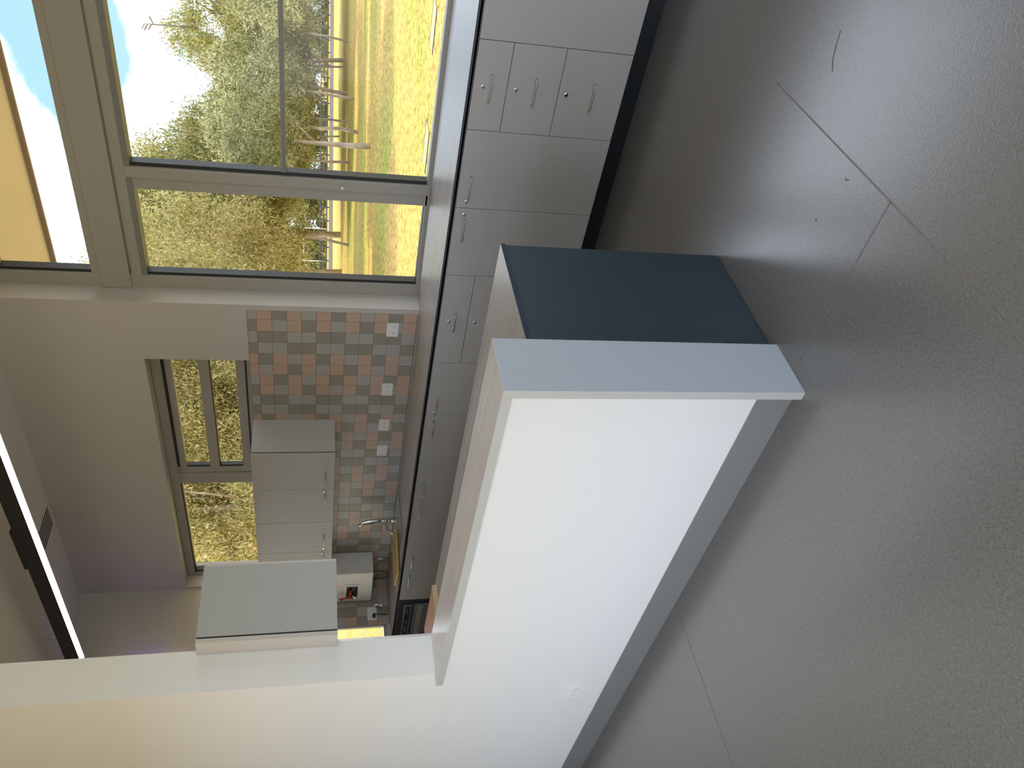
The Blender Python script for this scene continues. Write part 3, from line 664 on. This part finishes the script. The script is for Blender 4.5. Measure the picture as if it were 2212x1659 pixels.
B = [(30.2, 8.8, 5.2, 2.0, 1.6, .10, 'slender sapling gum with bluish leaves on the grass near the pane edge'), (44.8, 19.9, 6.4, 3.0, 1.9, .11, 'grey-leaved gum with a short curved dark trunk'), (50.7, 20.4, 7.2, 3.2, 2.4, .13, 'gum with a bright white trunk against the dark fence'),
     (23.4, 11.7, 4.6, 1.7, 2.0, .09, 'young gum with a pale speckled leaning trunk closest to the building'), (31.5, 15.4, 6.2, 2.4, 2.0, .08, 'grey-leaved gum behind the young leaning gum'), (36.8, 16.4, 6.4, 2.6, 1.9, .07, 'round grey-leaved gum below the pane bar')]
for i, (x, y, h, r, zb, tr, lab) in enumerate(B): tree('sapling_gum', x, y, h, r, zb, lab, 'grey-leaved gums standing on the grass', tr=tr, m=LEAF2, leaf=.085, n=(110, 190), seed=i+20, lean=.10)
C = [(20.4, 15.2, 8.2, 2.8, 1.8, 1), (15.4, 13.4, 7.8, 2.2, 1.4, 2), (15.9, 15.6, 8.0, 2.3, 1.5, 1), (13.8, 14.9, 7.6, 2.1, 1.4, 2), (14.3, 17.0, 8.0, 2.3, 1.4, 1), (11.5, 15.5, 7.4, 2.1, 1.3, 2),
     (12.0, 17.6, 7.8, 2.3, 1.3, 1), (24.6, 22.0, 11.5, 3.4, 1.6, 2), (23.6, 25.6, 11.5, 3.6, 1.6, 1), (20.8, 27.0, 11.0, 3.6, 1.6, 2)]
cl = ['yellow-green tree at the edge between the large window and the tiled wall', 'first leafy tree outside the high small window', 'second leafy tree outside the high small window', 'leafy tree behind the sash bar of the high small window',
      'leafy tree at the mullion of the high small window', 'leafy tree filling the fixed pane of the high small window', 'leafy tree at the far edge of the fixed high pane', 'tall tree deep behind the first leafy tree', 'tall tree deep behind the middle leafy trees', 'tall tree deep behind the last leafy trees']
for i, (x, y, h, r, zb, s_) in enumerate(C): tree('leafy_tree', x, y, h, r, zb, cl[i], 'yellow-green trees outside the high window', tr=.13, m=LEAF3, leaf=.047, n=NC, seed=i+40)
# distant belt of dark trees along the far boundary
for i in range(11):
    a = i/10; x = 150-62*a; y = 34+68*a
    tree('distant_tree', x, y, 14.0, 7.5, -2.5, ['dark tree of the distant belt behind the boundary fence'][0], 'distant tree belt', tr=.3, m=LEAF1, leaf=.09, n=(90, 200), seed=i+70)

# dead twigs above the highest crown
bm = bmesh.new(); tube(bm, [(45.2, 17.1, 7.8), (44.9, 17.05, 9.6), (44.7, 17.0, 10.5)], [.06, .05, .03], 6)
for dz, dx, dy in ((10.0, .15, -.35), (10.3, -.15, .3), (10.45, .1, .3), (10.1, -.1, .25)): tube(bm, [(44.75, 17.02, dz), (44.75+dx, 17.02+dy, dz+.2)], [.03, .06], 6)
tag(obj('tree_twig', bm, mat('dead_wood', (.30, .26, .20), .9)), 'bare forked twig standing above the highest tree crown', 'twig')
# fence
fe = empty('boundary_fence', (108, 52, GZ), 'low dark rail fence running along the far side of the grass', 'fence')
DK = mat('fence_dark', (.10, .09, .08), .8)
Pa, Pb = Vector((138, 24.8, GZ)), Vector((72, 77.6, GZ)); n = 46
bm = bmesh.new()
for z in (.32, .72, 1.15): tube(bm, [Pa+Vector((0, 0, z)), Pb+Vector((0, 0, z))], .06, 6)
obj('rail', bm, DK, fe)
pm = bmesh.new(); tube(pm, [(0, 0, 0), (0, 0, 1.25)], .09, 6); pme = bpy.data.meshes.new('post'); pm.to_mesh(pme); pm.free(); pme.materials.append(DK)
for i in range(n+1):
    o = bpy.data.objects.new('post', pme); COL.objects.link(o); o.parent = fe; o.location = Pa.lerp(Pb, i/n) - Vector((108, 52, GZ))
# road strip beyond the fence
d = (Pb-Pa).normalized(); s = Vector((-d.y, d.x, 0))
bm = bmesh.new(); A0, B0 = Pa-d*60-s*-1, Pb+d*60-s*-1
q = [Pa-d*60+s*1, Pb+d*60+s*1, Pb+d*60+s*24, Pa-d*60+s*24]
bm.faces.new([bm.verts.new(v+Vector((0, 0, .02))) for v in q]); struct(obj('road', bm, mat('path_brown_grey', (.15, .12, .105), 1.0, spec=0)), 'grey-brown path strip along the near side of the boundary fence')
# white goal frame
gf = empty('goal_frame', (100, 66, GZ), 'white goal frame far beyond the fence in the narrow pane', 'goal')
bm = bmesh.new(); tube(bm, [(100, 66, GZ), (100, 66, 3.2), (97, 69.5, 3.2), (97, 69.5, GZ)], .10, 6); obj('posts', bm, PLASTIC, gf)
# drain covers on the near grass
for (x, y, lab) in ((11.0, 3.0, 'rectangular pit cover in the dry grass, nearer the picture edge'), (10.4, 4.7, 'rectangular pit cover in the dry grass, nearer the mullion')):
    pcv = empty('pit_cover', (x, y, GZ), lab, 'pit cover')
    PCM = mat('pit_concrete', (.40, .32, .16), .9)
    bm = bmesh.new(); box(bm, x-.20, x+.20, y-.34, y+.34, GZ, GZ+.012); obj('lid', bm, PCM, pcv)
    bm = bmesh.new()
    for b_ in ((x-.23, x-.202, y-.36, y+.36), (x+.202, x+.23, y-.36, y+.36)): box(bm, *b_, GZ, GZ+.015)
    obj('rim', bm, DK, pcv)
# court seen by the far window
CW = mat('court_white', (.9, .9, .85), .7)
gc = empty('court_fence', (14, 34, GZ), 'pale wire fence of the sports court seen in the far window', 'fence')
bm = bmesh.new()
for k in range(24): tube(bm, [(2+k*1.6, 38, GZ), (2+k*1.6, 38, 1.9)], .04, 5)
obj('posts', bm, CW, gc)
bm = bmesh.new()
for z in (.3, .8, 1.3, 1.9): tube(bm, [(2, 38, z), (39, 38, z)], .035, 5)
obj('rail', bm, CW, gc)
bm = bmesh.new()
for (x0, y0, x1, y1) in ((-2, 17, 20, 17.0), (-2, 25, 24, 25), (6.8, 17, 10.6, 37)):
    a, b = Vector((x0, y0, GZ+.012)), Vector((x1, y1, GZ+.012)); dd = (b-a).normalized(); ss = Vector((-dd.y, dd.x, 0))*.09
    bm.faces.new([bm.verts.new(v) for v in (a-ss, b-ss, b+ss, a+ss)])
struct(obj('court_lines', bm, CW), 'white court lines on the grass seen in the far window')
